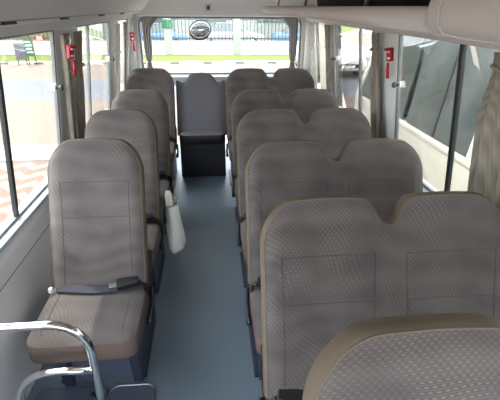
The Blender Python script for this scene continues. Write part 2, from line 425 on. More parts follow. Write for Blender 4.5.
ln = MB(); ln.prism([(x, y, z+.013) for x, y, z in pts0], (0, 0, .004)); rackloc(ln); ln.build('lining', M['rackshade'], rk)  # sheet over the shelf top, coloured as if in shade
bk = MB(); bk.prism([(1.06, .98, 1.60), (1.10, .98, 1.60), (1.06, .98, 1.80), (1.0, .98, 1.83)], (0, YE-.98, 0)); rackloc(bk); bk.build('back_panel', M['rackshade'], rk)  # wall above the rack, its darkness put into the colour
for yy in (1.5, 2.5, 3.5):
    b_ = MB(); b_.tube([(XL_+.02, yy, 1.65), (XL_+.05, yy, 1.86)], .008, 8); rackloc(b_); b_.build('hanger', M['steel'], rk)
# front console end of the rack: deeper padded fascia
fc = thing('overhead_console', 'deeper pale padded overhead console at the near end of the luggage rack', 'overhead console', (.7, .4, 1.6))
cm = MB(); cpr = [(.51, 1.705), (.492, 1.69), (.486, 1.66), (.490, 1.628), (.505, 1.612), (.54, 1.604), (1.08, 1.540), (1.08, 1.66), (1.0, 1.72), (.6, 1.715)]
rows_ = []
for y, ins in ((-1.3, 0), (.90, 0), (.945, .004), (.965, .012), (.975, .026)):
    cxx, czz = .75, 1.63
    rows_.append([(x+(cxx-x)*ins*1.2, y, z+(czz-z)*ins*10*.6) for x, z in cpr+[cpr[0]]])
cm.grid(rows_); cm.add(rows_[-1][:-1], [tuple(range(len(cpr)))]); cm.add(rows_[0][:-1], [tuple(range(len(cpr)))])
cm.v = [(x-.7, y-.4, z-1.6) for x, y, z in cm.v]; cm.build('fascia', M['rackm'], fc)
sq = MB(); sq.tube([(p[0]+(-.003 if i < 5 else 0), .90, p[1]) for i, p in enumerate(cpr[:8])], .0025, 6); sq.v = [(x-.7, y-.4, z-1.6) for x, y, z in sq.v]; sq.build('seam', M['ceil'], fc)

# small hook in the middle of the rear header
hk = thing('coat_hook', 'small grey plastic catch on the panel above the rear window', 'hook', (-.02, YR-.06, 1.62))
MB().box(-.03, .03, -.025, .03, -.012, .06).build('plate', M['ceil'], hk, bevel=.006)
MB().box(-.016, .016, -.036, -.02, .005, .045).build('catch', M['latch'], hk, bevel=.004)

# ------------------------------------------------------------------ seats
BT = .699     # length of the backrest along its slope
BA = math.atan2(.262, .655)
def back_outline(w, double):
    """top height (along the slope) for columns from -w/2 to w/2"""
    sh = .150; sx = .105 if not double else .125
    n = 13; cols = []
    def shoulder(u):   # u 0 at the edge .. 1 at plateau
        return BT-sh*(1-(1-(1-u)**1.75)**(1/1.75))
    us = [1-math.cos(i/n*PI/2) for i in range(n+1)]
    left = [(-w/2+sx*u, shoulder(u)) for u in us]
    mid = []
    if double:
        nd = .098; hw = .052
        prof = [(-.105, 0), (-.092, .002), (-.080, .008), (-.066, .022), (-.052, .044), (-.040, .066), (-.030, .082), (-.018, .094), (0, .098)]
        prof = prof+[(-a, b) for a, b in prof[-2::-1]]
        xs0 = -w/2+sx; 
        for i in range(1, 5): mid.append((xs0+(-.105-xs0)*i/5, BT+.004*math.sin(i/5*PI)))
        for a, b in prof: mid.append((a, BT-b))
        for i in range(1, 5): mid.append((.105+(w/2-sx-.105)*i/5, BT+.004*math.sin(i/5*PI)))
    else:
        for i in range(1, 7): mid.append((-w/2+sx+(w-2*sx)*i/7, BT+.004*math.sin(i/7*PI)))
    right = [(-a, b) for a, b in left[::-1]]
    return left+mid+right
def center_outline(w):
    pts = []
    hw = .145
    e = w/2
    base = BT-.155
    for x, h in ((-e, base+.012), (-e+.02, base+.006), (-e+.045, base-.012), (-e+.07, base-.014), (-e+.09, base-.004), (-e+.105, base+.02), (-e+.12, base+.045), (-e+.14, base+.066), (-e+.165, base+.08), (-e+.20, base+.086),
                 (0, base+.088)):
        pts.append((x, h))
    return pts+[(-a, b) for a, b in pts[-2::-1]]
def bp(x, t, d):    # backrest plane: t along the slope, d towards the sitter
    y0, z0 = -.262, .425
    return (x, y0+t*math.sin(BA)-d*math.cos(BA)+.0, z0+t*math.cos(BA)+d*math.sin(BA))
TH = .085
def puff(x, t, w, T, double):
    ed = min(w/2-abs(x), T-t); e = max(0, min(1, ed/.055))
    p = TH-.016*(1-e)**2.2
    # side bolsters and a shallow hollow between them
    xx = x if not double else (abs(x)-w/4)
    hw = w/2 if not double else w/4
    p += .006*min(1, (xx/hw)**2)*e
    p -= .010*e*math.exp(-((t-.34)/.12)**2)*(1-min(1, (xx/hw)**2))
    return p
def make_back(w, double, parent, outline=None, mat='fabric', smat='strip'):
    w = w-.022
    cols = outline or back_outline(w, double); NJ = 22
    fr = []
    for x, T in cols:
        c = []
        for j in range(NJ+1):
            q = j/NJ; q = q*.9+.1*math.sin(q*PI/2) if True else q
            t = T*q; c.append(bp(x, t, puff(x, t, w, T, double)))
        fr.append(c)
    pad = MB().grid(fr, True).build('backrest', M[mat], parent)
    # border and rear shell
    bd = MB(); edge = [fr[0][j] for j in range(NJ+1)]+[fr[i][NJ] for i in range(1, len(cols))]+[fr[-1][j] for j in range(NJ-1, -1, -1)]
    tx = [(cols[0][0], cols[0][1]*j/NJ) for j in range(NJ+1)]+[(c[0], c[1]) for c in cols[1:]]+[(cols[-1][0], cols[-1][1]*j/NJ) for j in range(NJ-1, -1, -1)]
    q1 = []
    for i, (e, (x, t)) in enumerate(zip(edge, tx)):
        a, b = tx[max(0, i-2)], tx[min(len(tx)-1, i+2)]
        ex, et = b[0]-a[0], b[1]-a[1]; L_ = math.hypot(ex, et) or 1; nx, ntt = -et/L_, ex/L_
        def O(d, dd): return bp(x+nx*d, t+ntt*d, dd)
        dfe = TH-.016
        q1.append([e, O(.003, dfe-.003), O(.007, dfe-.008), O(.0105, dfe-.020), O(.0115, .035), O(.009, .012), O(.003, .001), O(-.008, -.003)])
    bd.grid(q1, True)
    rear = [[bp(x*.982, T*j/6-.008*(j/6), -.003) for j in range(7)] for x, T in cols]
    bd.grid(rear, True); bd.build('side_border', M[smat], pad)
    pp = MB().tube([Vector(e) for e in edge], .0022, 6); pp.build('piping', M['piping'], pad)
    # stitched seam lines
    sm = MB(); segs = [(-w/2, w/2)] if not double else [(-w/2, 0), (0, w/2)]
    for a, b in segs:
        a1, b1 = a+.055, b-.055
        def pt(x, t): return Vector(bp(x, t, puff(x, t, w, BT, double)+.0003))
        if outline is None:
            lines = [[(a1, .40+.015*math.sin(i/12*PI)) if False else (a1+(b1-a1)*i/12, .505) for i in range(13)],
                     [(a1+(b1-a1)*i/12, .335) for i in range(13)],
                     [(a1+.004*math.sin(i/9*PI), .02+.485*i/9) for i in range(10)], [(b1-.004*math.sin(i/9*PI), .02+.485*i/9) for i in range(10)]]
            for L in lines: MB().tube([pt(x, t) for x, t in L], .0011, 5).build('seam', M['seam'], pad)
    return pad
def make_cushion(w, double, parent, ytop=-.215, yfront=-.665, z0=.425, mat='fabric', smat='fascia'):
    D = ytop-yfront; nx, ny = (26 if not double else 44), 18
    def P(u, v):   # u across -1..1, v 0 front..1 back
        x = u*w/2; y = yfront+v*D
        # rounded front corners in plan
        r = .055; cx = w/2-r
        ed = w/2-abs(x)
        if v*D < r and ed < r:
            dy = r-v*D; mxx = math.sqrt(max(0, r*r-dy*dy)); x = math.copysign(cx+min(abs(x)-cx, r)*(mxx/r) if abs(x) > cx else abs(x), u)
        e = min(1, min((1-abs(u))*w/2/.05, v*D/.06)); 
        z = z0-.020*(1-e)**2.0+.020*math.sin(min(1, v*1.0)*PI*.5)*.5
        seg = abs(abs(x)-(w/4 if double else 0))/(w/4 if double else w/2)
        z += .010*(1-seg**2)*e*math.sin(v*PI)
        if double: z -= .012*math.exp(-(x/.018)**2)
        return (x, y, z)
    g = [[P(-1+2*(.5-.5*math.cos(i/nx*PI)), (j/ny)**1.3) for j in range(ny+1)] for i in range(nx+1)]
    cu = MB().grid(g, True).build('cushion', M[mat], parent)
    edge = [g[0][j] for j in range(ny, -1, -1)]+[g[i][0] for i in range(1, nx+1)]+[g[nx][j] for j in range(1, ny+1)]
    fa = MB(); fa.grid([[e, (e[0]*1.008, e[1]-.004, e[2]-.022), (e[0]*1.006, e[1]-.003, z0-.100), (e[0]*.990, e[1]+.004, z0-.116), (e[0]*.95, e[1]+.02, z0-.122)] for e in edge], True)
    bt = [(e[0]*.95, e[1]+.02, z0-.122) for e in edge]; fa.add(bt, [tuple(range(len(bt)))])
    bkp = [g[i][ny] for i in range(nx+1)]; fa.grid([[p, (p[0]*.95, p[1], z0-.122)] for p in bkp])
    fa.build('cushion_side', M[smat], cu)
    sm = MB()
    for k in ((-1, 1) if not double else (-1, 1)):
        sm = MB(); sm.tube([Vector(P(k*(1-.06/w*2) if not double else k*(1-.11/w*2), .10+.8*i/8))+Vector((0, 0, .0004)) for i in range(9)], .0016, 5); sm.build('seam', M['seam'], cu)
    return cu
def make_belt(x0, x1, parent, buckle_right=True):
    mb = MB(); n = 14
    top = []
    for i in range(n+1):
        u = i/n; x = x0+(x1-x0)*u
        y = -.335-.035*math.sin(u*PI); z = .452+.012*math.sin(u*PI)+.003*math.sin(u*9)
        top.append([(x, y-.022, z-.004), (x, y+.022, z+.008)])
    mb.grid(top, True); mb.grid([[(a[0], a[1], a[2]-.003), (b[0], b[1], b[2]-.003)] for a, b in top], True)
    bl = mb.build('lap_belt', M['belt'], parent)
    e = x1-.01 if buckle_right else x0+.01; s = 1 if buckle_right else -1
    bb = MB(); bb.box(-.052, .052, -.028, .028, -.014, .020)
    b1 = bb.build('buckle', M['black'], bl, bevel=.007, seg=3); b1.location = (e-s*.055, -.345, .472); b1.rotation_euler = (.15, -.1*s, .25*s)
    tg = MB(); tg.box(-.025, .025, -.014, .014, -.004, .006); t1 = tg.build('tongue', M['steel'], bl, bevel=.002); t1.location = (e-s*.115, -.356, .468); t1.rotation_euler = (.1, 0, .2*s)
    # the stalk hanging over the aisle side of the cushion
    st = MB().tube([(e-s*.01, -.335, .472), (e+s*.012, -.335, .455), (e+s*.022, -.33, .41), (e+s*.020, -.32, .36)], .013, 8, sq=.5); st.build('stalk', M['black'], bl)
def make_base(w, parent, sides):
    fm = MB().box(-w/2+.03, w/2-.03, -.60, -.16, .275, .315); fm.build('seat_frame', M['navy'], parent, bevel=.008)
    for s in sides:
        x = s*(w/2-.028)
        p = [(-.52, 0), (-.05, .0), (-.05, .20), (-.08, .345), (-.20, .345), (-.22, .310), (-.57, .310), (-.55, .20)]
        mb = MB().prism([(x, y, z) for y, z in p], (-s*.05, 0, 0)); mb.build('leg', M['navy'], parent, bevel=.006)
        fp = MB().box(x-.022, x+.008, -.50, -.09, 0, .014).build('foot_rail', M['navy'], parent, bevel=.004)
    for s in sides:
        hg = MB()
        x = s*(w/2-.004)
        hg.prism([(x-.012*s, y, z) for y, z in ((-.30, .33), (-.18, .33), (-.12, .50), (-.16, .54), (-.24, .50), (-.31, .42))], (.020*s, 0, 0))
        hg.build('recliner_hinge', M['black'], parent, bevel=.005)
    lv = MB()
    s = sides[0]; x = s*(w/2+.012)
    lv.tube([(x, -.26, .37), (x+.006*s, -.36, .33), (x+.004*s, -.44, .30)], [.010, .010, .014], 8); lv.build('lever', M['black'], parent)
SW, DW = .447, .893
SX = -.572; DX = .143+DW/2
rowsY = [.60, 1.262, 1.896, 2.605, 3.345, 4.28]
ZL = {2: .988, 3: .972, 4: .960, 5: .995}; ZR = {0: 1.015, 1: .975, 2: .975, 3: .967, 4: .957, 5: .990}
def single(label):
    t = thing('passenger_seat', label, 'seat', (SX, rowsY[2], 0), 0, 'single seats by the left wall')
    make_back(SW, False, t); make_cushion(.450, False, t).location.x = -.012; make_belt(-.20, .20, t); make_base(.435, t, (1, -1))
    MB().box(-.19, .17, -.50, -.48, .0, .275).build('base_panel', M['navy2'], t, bevel=.006)
    MB().box(-.232, -.214, -.36, -.335, .44, .465).build('belt_anchor', M['white'], t, bevel=.006); return t
def double(label):
    t = thing('double_passenger_seat', label, 'seat', (DX, rowsY[0], 0), 0, 'double seats by the right wall')
    make_back(DW, True, t); make_cushion(.87, True, t); make_belt(-.42, -.04, t, False); make_belt(.04, .42, t, True); make_base(.87, t, (-1, 1)); return t
s0 = single('grey-brown patterned single seat nearest the chrome rail, lap belt across its cushion')
for i, lb in ((3, 'second grey single seat from the camera on the left, just behind the nearest one'),
              (4, 'third grey single seat from the camera on the left, behind two nearer ones'),
              (5, 'rearmost grey single seat on the left, in the rear corner under the back window')):
    c = copy_tree(s0); c['label'] = lb; c.location = (SX+{3: -.012, 4: -.012, 5: -.052}[i], rowsY[i], 0)
    c.scale = (1.06 if i == 5 else 1, 1, ZL[i])
d0 = double('nearest double seat, wide brown-edged headrest cut off by the lower right corner')
for i, lb in ((1, 'second double seat on the right, large backrest with tan notch below the right curtain'),
              (2, 'third double seat on the right, level with the nearest single seat'),
              (3, 'fourth double seat from the camera on the right, level with the second single seat'),
              (4, 'fifth double seat on the right, its notched top just in front of the rearmost one'),
              (5, 'rearmost double seat on the right, against the back window')):
    c = copy_tree(d0); c['label'] = lb; c.location = (DX+(.002 if i == 1 else 0), rowsY[i], 0)
    c.scale = (1.03 if i == 5 else 1, 1, ZR[i])
d0.scale = (1.05, 1, ZR[0]); d0.location.x += .035
s0.scale = (1, 1, ZL[2]); s0.location = (SX+.002, 1.94, 0)
# fold-down centre seat of the rear bench
cw = .495; ct = thing('centre_seat', 'narrower lower centre seat of the rear bench at the aisle end', 'seat', (-.124, 4.41, 0))
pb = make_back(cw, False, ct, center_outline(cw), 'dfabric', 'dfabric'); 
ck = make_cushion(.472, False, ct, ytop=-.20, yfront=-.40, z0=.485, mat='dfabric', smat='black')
bp_ = MB().box(-.236, .236, -.385, -.12, 0.0, .44).build('base_panel', M['black'], ct, bevel=.01)
make_belt(-.21, -.02, ct); 
for o_ in kids(ct):
    if o_.name.startswith('lap_belt'): o_.location = (0, .07, .03)
b2 = MB().box(-.05, .05, -.02, .02, -.012, .012).build('buckle', M['black'], ct, bevel=.006); b2.location = (.17, -.255, .505); b2.rotation_euler = (0, -.3, .3)

# ------------------------------------------------------------------ grab rail by the entrance
gr = thing('grab_rail', 'chrome tube grab rail with lower loop in front of the nearest single seat', 'handrail', (-.49, 1.14, 0))
yR = 1.15
p1 = [(-.93, yR, .628), (-.80, yR, .630), (-.62, yR, .632)]+[(-.62+.135*math.sin(t), yR, .632-.135+.135*math.cos(t)) for t in [i*PI/2/8 for i in range(1, 9)]]+[(-.486, yR, .40), (-.490, yR, .2), (-.493, yR, .012)]
p2 = [(-.490, yR, .396), (-.60, yR, .400), (-.64, yR, .398)]+[(-.64-.15*math.sin(t), yR, .398-.15+.15*math.cos(t)) for t in [i*PI/2/8 for i in range(1, 9)]]+[(-.795, yR, .15), (-.80, yR, .012)]
def sh(mb): mb.v = [(x+.49, y-1.14, z) for x, y, z in mb.v]; return mb
sh(MB().tube(p1, .0155, 16)).build('upper_tube', M['chrome'], gr)
sh(MB().tube(p2, .0145, 16)).build('lower_tube', M['chrome'], gr)
for x in (-.493, -.80):
    sh(MB().tube([(x, yR, 0), (x, yR, .012)], .035, 20)).build('foot_flange', M['chrome'], gr)
sh(MB().tube([(-.945, yR, .628), (-.93, yR, .628)], .034, 20)).build('wall_flange', M['chrome'], gr)

# raised tread covers on the floor beside the entrance
def treads():
    t = thing('step_cover', 'dark blue-grey moulded floor cover with silver edge by the entrance step', 'floor cover', (-.435, 1.318, 0))
    def rr(x0, x1, y0, y1, r):
        return [(x, y) for x, y in rrect(x0, x1, y0, y1, r)]
    a = MB().prism([(x, y, 0) for x, y in rr(-.10, .115, -.30, .075, .05)], (0, 0, .012)); a.build('plate', M['navy2'], t, bevel=.004)
    e = MB().tube([(x, y, .012) for x, y in rr(-.10, .115, -.30, .075, .05)], .0042, 8, closed=True); e.build('edging', M['steel'], t)
    t2 = thing('floor_cover', 'raised blue-grey plastic cover with a black cap before the nearest single seat', 'floor cover', (-.66, 1.34, 0))
    b = MB().prism([(x, y, 0) for x, y in rr(-.21, .12, -.12, .06, .05)], (0, 0, .02)); b.build('plate', M['navy2'], t2, bevel=.008, seg=3)
    k = MB().tube([(.06, -.0, .02), (.06, -.0, .034)], .012, 14); k.build('cap', M['black'], t2)
treads()

# ------------------------------------------------------------------ carrier bag beside the second single seat
bg_ = thing('carrier_bag', 'white plastic carrier bag hanging in the aisle beside the second single seat', 'bag', (-.290, 2.46, .13))
mb = MB(); NU, NV = 28, 14; rws = []
for j in range(NV+1):
    v = j/NV; z = .34*v
    wy = .14*(1-.35*v)*(1 if v > .08 else .8+.2*v/.08); wx = .058*(1-.4*v)+.004
    cx = -.012*v; rws.append([(cx+wx*math.cos(a)*(1+.10*math.sin(5*a+v*4)), wy*math.sin(a)*(1+.05*math.sin(3*a+v*7)), z+.006*math.sin(4*a)*(1-v)) for a in [2*PI*k/NU for k in range(NU+1)]])
mb.grid(rws, True); mb.add(rws[0][:-1], [tuple(range(NU))], True)
mb.build('sack', M['bag'], bg_)
for s in (-1, 1):
    MB().tube([(-.02+.012*s, -.055, .33), (-.03+.010*s, -.03, .39), (-.03+.006*s, 0, .42), (-.03+.010*s, .03, .39), (-.02+.012*s, .055, .33)], .005, 8, sq=2.2).build('handle', M['bag'], bg_)

# ------------------------------------------------------------------ curtains
def curtain(side, y0, y1, z1, z0, label, mat, group='tied-back side window curtains', pinch=.45, tie=.35, amp=.016, folds=5, flare=0, ymid=None, lean=0, d=-.024):
    """bunched curtain hanging on the side wall; pinch narrows it at the tie height"""
    mb = MB(); NU, NV = folds*8, 22; yc = (y0+y1)/2; hw = (y1-y0)/2; rows = []; rowsb = []
    for j in range(NV+1):
        v = j/NV; z = z1+(z0-z1)*v
        k = 1-pinch*math.exp(-((v-tie)/.16)**2)-(flare*v)
        c = yc+lean*v; rw = []; rb = []
        for i in range(NU+1):
            u = i/NU*2-1; ph = u*folds*PI
            dd = amp*math.sin(ph+.4*math.sin(3*v))*(.7+.3*math.sin(7*u+v*2))
            x, y, zz = SP(side, c+u*hw*k, z, d-.004-amp+dd); rw.append((x, y, zz))
            x, y, zz = SP(side, c+u*hw*k, z, d-.004-amp+dd-.003); rb.append((x, y, zz))
        rows.append(rw); rowsb.append(rb)
    mb.grid(rows, True); mb.grid(rowsb, True)
    mb.grid([[rows[0][i], rowsb[0][i]] for i in range(NU+1)]); mb.grid([[rows[-1][i], rowsb[-1][i]] for i in range(NU+1)])
    mb.grid([[rows[j][0], rowsb[j][0]] for j in range(NV+1)]); mb.grid([[rows[j][-1], rowsb[j][-1]] for j in range(NV+1)])
    base = SP(side, yc, z0, 0)
    t = thing('curtain', label, 'curtain', base, 0, group)
    mb.v = [(a-base[0], b-base[1], c-base[2]) for a, b, c in mb.v]; mb.build('cloth', mat, t)
    if pinch > .1:
        zt = z1+(z0-z1)*tie; kk = (1-pinch-flare*tie)
        tb = MB(); cc = yc+lean*tie
        path = [SP(side, cc+hw*kk*1.05*math.cos(a), zt+.01*math.sin(a), d-.006-amp+amp*1.6*math.sin(a)) for a in [2*PI*k/16 for k in range(16)]]
        tb.tube(path, .006, 6, closed=True, sq=1); tb.v = [(a-base[0], b-base[1], c-base[2]) for a, b, c in tb.v]; tb.build('tie_band', mat, t)
    return t
curtain('L', 2.45, 2.56, 1.515, .76, 'curtain bunch tied back just before the left red hammer', M['curt'], lean=.05, pinch=.25, tie=.25, flare=.55)
curtain('L', 2.69, 2.82, 1.515, .76, 'curtain bunch tied back just behind the left red hammer', M['curt'], pinch=.4, tie=.25, lean=-.02)
curtain('L', 3.90, 3.97, 1.515, .76, 'slim pale curtain on the second left window pillar', M['curtpale'], pinch=.3, tie=.3)
curtain('L', 4.24, 4.34, 1.515, .76, 'slim curtain just before the rear left corner window', M['curt'], pinch=.3, tie=.3, amp=.012)
curtain('R', 2.66, 2.80, 1.515, .70, 'taupe curtain bunch hanging just behind the right red hammer', M['curt'], pinch=.35, tie=.12, lean=-.06)
curtain('R', 3.86, 4.0, 1.515, .76, 'slim taupe curtain on the second right window pillar', M['curt'], pinch=.3, tie=.25, amp=.012)
curtain('R', 4.40, 4.66, 1.515, .76, 'cream curtain at the rear right corner window', M['curtpale'], pinch=.2, tie=.3, flare=.1)
curtain('R', 1.06, 1.55, 1.515, .60, 'broad striped taupe curtain at the right edge of the view', M['curt'], pinch=.22, tie=.05, amp=.02, folds=7, lean=-.02)
def rear_curtain(xa, xb, label, s):
    t = thing('rear_curtain', label, 'curtain', ((xa+xb)/2, YR-.02, .96), 0, 'curtains beside the rear window'); mb = MB(); NU, NV = 30, 20; R_ = []
    for j in range(NV+1):
        v = j/NV; z = .585*(1-v); k = 1-.45*math.exp(-((v-.8)/.12)**2)+1.3*max(0, 1-v/.22)**1.6*.9
        R_.append([((u*(xb-xa)/2*k)+s*(xb-xa)*.5*(k-1)*(.9 if v < .25 else 0), -.025+.012*math.sin(u*12), z) for u in [i/NU*2-1 for i in range(NU+1)]])
    mb.grid(R_, True); mb.grid([[(x, y+.004, z) for x, y, z in r] for r in R_], True)
    for e in (0, -1): mb.grid([[r[e], (r[e][0], r[e][1]+.004, r[e][2])] for r in R_])
    mb.build('cloth', M['curtgrey'], t)
    MB().tube([(k*.5*(xb-xa)*.6, -.042, .585*.2) for k in (-1, -.5, 0, .5, 1)], .006, 6).build('tie_band', M['curt'], t)
rear_curtain(-.745, -.655, 'grey curtain tied at the left side of the rear window', 1)
rear_curtain(.88, .97, 'grey curtain tied at the right side of the rear window', -1)

# ------------------------------------------------------------------ emergency hammers
def hammer(loc, rz, label, s=1.0, lean=0):
    t = thing('emergency_hammer', label, 'hammer', loc, rz, 'red window hammers')
    t.rotation_euler = (Matrix.Rotation(lean, 3, 'Y') @ Matrix.Rotation(rz, 3, 'Z')).to_euler()
    MB().box(-.022*s, .022*s, -.012, .012, -.045*s, .045*s).build('holder', M['red'], t, bevel=.005)
    MB().box(-.010*s, .012*s, -.0145, -.0115, -.03*s, -.016*s).build('notice_sticker', M['white'], t)
    gl = MB()
    for k in range(3): gl.box((-.010+.008*k)*s, (-.006+.008*k)*s, -.016, -.0115, .014*s, .026*s)
    gl.build('lettering', M['white'], t)
    hd = MB().tube([(-.026*s, -.02, .035*s), (.026*s, -.02, .035*s)], [.009*s, .009*s], 12); hd.build('hammer_head', M['red'], t)
    MB().tube([(.004*s, -.020, -.05*s), (.004*s, -.022, -.10*s), (.006*s, -.022, -.155*s)], [.008*s, .011*s, .012*s], 12).build('handle', M['red'], t)
    MB().tube([(0, 0, .045*s), (.003, -.004, .075*s), (0, 0, .10*s)], .003, 6).build('cord', M['white'], t)
    return t
hL = SP('L', 2.45, 1.425, -.085); hR = SP('R', 2.54, 1.40, -.018)
hammer(hL, PI/2-.5, 'red emergency hammer between the two curtain bunches on the left', .82, .13)
hammer((hR[0], hR[1], 1.40), -PI/2+.5, 'red emergency hammer on the right window pillar', .9, -.13)
hammer((-.845, YR-.13, 1.36), .3, 'small red emergency hammer in the rear left corner beside the back window', .95)

# convex mirror outside the rear window
mr = thing('rear_mirror', 'grey oval convex mirror hanging outside behind the back window', 'mirror', (-.13, 5.22, 1.40))
sh_ = MB(); rr_ = []
for j in range(9):
    t = j/8*PI/2; rr_.append([(.122*math.sin(t)*math.cos(a)*(1+.05*math.sin(a)), -.035*math.cos(t), .098*math.sin(t)*math.sin(a)) for a in [2*PI*k/28 for k in range(29)]])
sh_.grid(rr_, True); f_ = sh_.build('mirror_face', M['mirrorglass'], mr); f_.rotation_euler = (0, -.25, 0)
ho = MB(); rr_ = []
for j in range(9):
    t = PI/2+j/8*PI/2; rr_.append([(.136*math.sin(t)*math.cos(a), -.05*math.cos(t), .112*math.sin(t)*math.sin(a)) for a in [2*PI*k/28 for k in range(29)]])
ho.grid(rr_, True); h2 = ho.build('housing', M['black'], mr); h2.rotation_euler = (0, -.25, 0)
MB().tube([(0, .04, .02), (.02, .02, .14), (.03, -.06, .30), (.03, -.20, .42)], .011, 8).build('bracket', M['black'], mr)

# ------------------------------------------------------------------ outside
G = -.75
struct(MB().box(-60, 60, -30, 6.75, G-.2, G).build('paving', M['paver']))
struct(MB().box(-60, 60, 6.75, 7.6, G-.2, G+.02).build('kerb_band', M['concrete']))
struct(MB().box(-60, 60, 7.6, 11.8, G-.2, G).build('tan_paving', M['tan']))
struct(MB().box(-60, 60, 11.8, 15.4, G-.2, G).build('road', M['road']))
struct(MB().box(-60, 60, 15.4, 19.5, G-.2, G).build('parking_paving', M['tan']))
struct(MB().box(-60, 60, 19.5, 19.85, G-.2, G+.07).build('kerb', M['kerb']))
pl = MB()
for k in range(-8, 9): pl.box(k*2.7-.06, k*2.7+.06, 15.6, 19.4, G, G+.004)
struct(pl.build('parking_lines', M['concrete']))
gm = MB(); random.seed(2)
gm.grid([[(-60+i*1.0, 19.85+j*.29, G+.07+random.uniform(-.02, .03)) for j in range(11)] for i in range(121)])
tag(gm.build('grass_strip', M['grass']), 'mown green verge running below the boundary wall outside', 'grass', kind='stuff')
bw = MB().box(-60, 60, 22.8, 23.1, G, -.05).box(-60, 60, 22.77, 23.13, -.05, -.02); tag(bw.build('boundary_wall', M['bwall']), 'low pale brick boundary wall across the background', 'wall')
fn = thing('railing_fence', 'grey metal railing fence standing on the low boundary wall', 'fence', (0, 22.95, -.02))
bars = MB()
for k in range(-64, 100): bars.box(k*.19-.02, k*.19+.02, -.02, .02, 0, 1.9)
o_ = bars.build('bars', M['fence'], fn); o_['kind'] = 'stuff'
for z in (.10, 1.02, 1.8): MB().box(-12, 19, -.035, .035, z, z+.07).build('rail', M['fence'], fn)
for i, x in enumerate((-6.4, -2.25, 1.35, 5.6, 9.9)):
    c = MB().box(-.20, .20, -.20, .20, 0, 2.75).box(-.25, .25, -.25, .25, 2.75, 2.9); o_ = c.build('gate_pillar', M['cream2'], None, bevel=.02, loc=(x, 22.95, G))
    tag(o_, ['square pale fence pillar seen through the left windows', 'square pale fence pillar seen at the left of the rear window', 'square pale fence pillar seen right of the middle of the rear window', 'square pale fence pillar beyond the right rear windows', 'square pale fence pillar farthest right outside'][i], 'pillar', 'fence pillars')
yw = MB().box(-45, -7.2, 23.4, 23.8, G, 3.2).box(8.6, 45, 23.4, 23.8, G, 3.2)
bd1 = MB().box(-45, -7.2, 23.6, 24.0, G, 3.4); tag(bd1.build('cream_wall', M['ywall']), 'cream rendered high wall outside the left windows', 'wall', 'cream walls outside')
bd2 = MB().box(9, 45, 23.6, 24.0, G, 3.4); tag(bd2.build('cream_wall', M['ywall']), 'cream rendered high wall outside the right windows', 'wall', 'cream walls outside')
bk_ = thing('pale_building', 'long pale building standing behind the railing fence', 'building', (0, 36, G))
MB().box(-40, 40, 0, 4, 0, 9).build('wall', M['cream2'], bk_)
for k in range(-5, 6): MB().box(k*5-1.2, k*5+1.2, -.06, 0, 1.2, 3.0).build('window', M['dglass'], bk_)
struct(MB().box(-60, 60, 23.1, 45, G-.2, G).build('yard', M['road']))

def car(loc, rz, paint, label, group='cars parked outside'):
    t = thing('parked_car', label, 'car', loc, rz, group)
    # side profile stations (y along the length, front at -y), half widths
    st = [(-2.20, .35, .62, .70), (-2.10, .26, .72, .80), (-1.6, .22, .84, .86), (-1.0, .22, .92, .88), (-.9, .22, .94, .88), (1.5, .22, .96, .88), (1.9, .25, .96, .86), (2.15, .35, .88, .80)]
    b = MB(); R_ = []
    for y, zb, zt, hw in st:
        R_.append([(x, y, z) for x, z in ((-hw*.9, zb), (-hw, zb+.12), (-hw*1.0, zt*.75), (-hw*.93, zt-.04), (-hw*.80, zt), (0, zt+.02), (hw*.80, zt), (hw*.93, zt-.04), (hw, zt*.75), (hw, zb+.12), (hw*.9, zb), (-hw*.9, zb))])
    b.grid(R_, True); b.add(R_[0][:-1], [tuple(range(11))]); b.add(R_[-1][:-1], [tuple(range(11))])
    b.build('body', paint, t)
    gp = [(-1.0, .90, .78), (-.35, 1.38, .60), (.9, 1.42, .60), (1.75, .95, .74)]
    g = MB(); low = [(-1.02, .90), (-.2, .93), (.9, .95), (1.78, .93)]
    R_ = []
    for (y, z, hw), (yl, zl) in zip(gp, low):
        R_.append([(-.80, yl, zl), (-hw, y, z), (0, y, z+.02), (hw, y, z), (.80, yl, zl)])
    g.grid(R_, False); g.build('glasshouse', M['dglass'], t)
    rf = MB(); rf.grid([[(x*hw, y, z+.012+.02*(1-abs(x))) for x in (-1.02, -.5, 0, .5, 1.02)] for y, z, hw in ((-.40, 1.37, .61), (.2, 1.42, .62), (.95, 1.42, .61))]); rf.build('roof', paint, t)
    for sx in (-1, 1):
        for y in (-1.35, 1.30):
            wh = MB().tube([(sx*.68, y, .31), (sx*.87, y, .31)], .31, 24).build('wheel', M['tyre'], t)
            MB().tube([(sx*.865, y, .31), (sx*.88, y, .31)], .19, 16).build('hubcap', M['steel'], wh)
        MB().box(sx*.45-.15, sx*.45+.15, -2.17, -2.05, .56, .70).build('headlamp', M['lamp'], t, bevel=.03)
        MB().box(sx*.80-.05 if sx > 0 else -1.0, sx*1.0 if sx > 0 else -.75, -.85, -.75, .93, 1.05).build('side_mirror', paint, t, bevel=.03)
    MB().box(-.42, .42, -2.24, -2.12, .38, .52).build('grille', M['black'], t, bevel=.02)
    MB().box(-.26, .26, -2.26, -2.22, .40, .48).build('number_plate', M['white'], t)
    return t
car((4.75, 17.2, G), .1, M['body'], 'white car facing the bus, seen through the rear right windows')
car((7.2, 17.6, G), .05, M['body'], 'white car parked beside the white one seen at the rear right')
car((-3.6, 27.5, G), PI/2, M['bluepaint'], 'blue car behind the railings, left of the rear window middle')
car((1.3, 28.5, G), PI/2, M['greypaint'], 'silver car behind the railings at the middle of the rear window')
car((6.1, 27.0, G), PI/2, M['bluepaint'], 'blue car behind the railings at the right of the rear window')

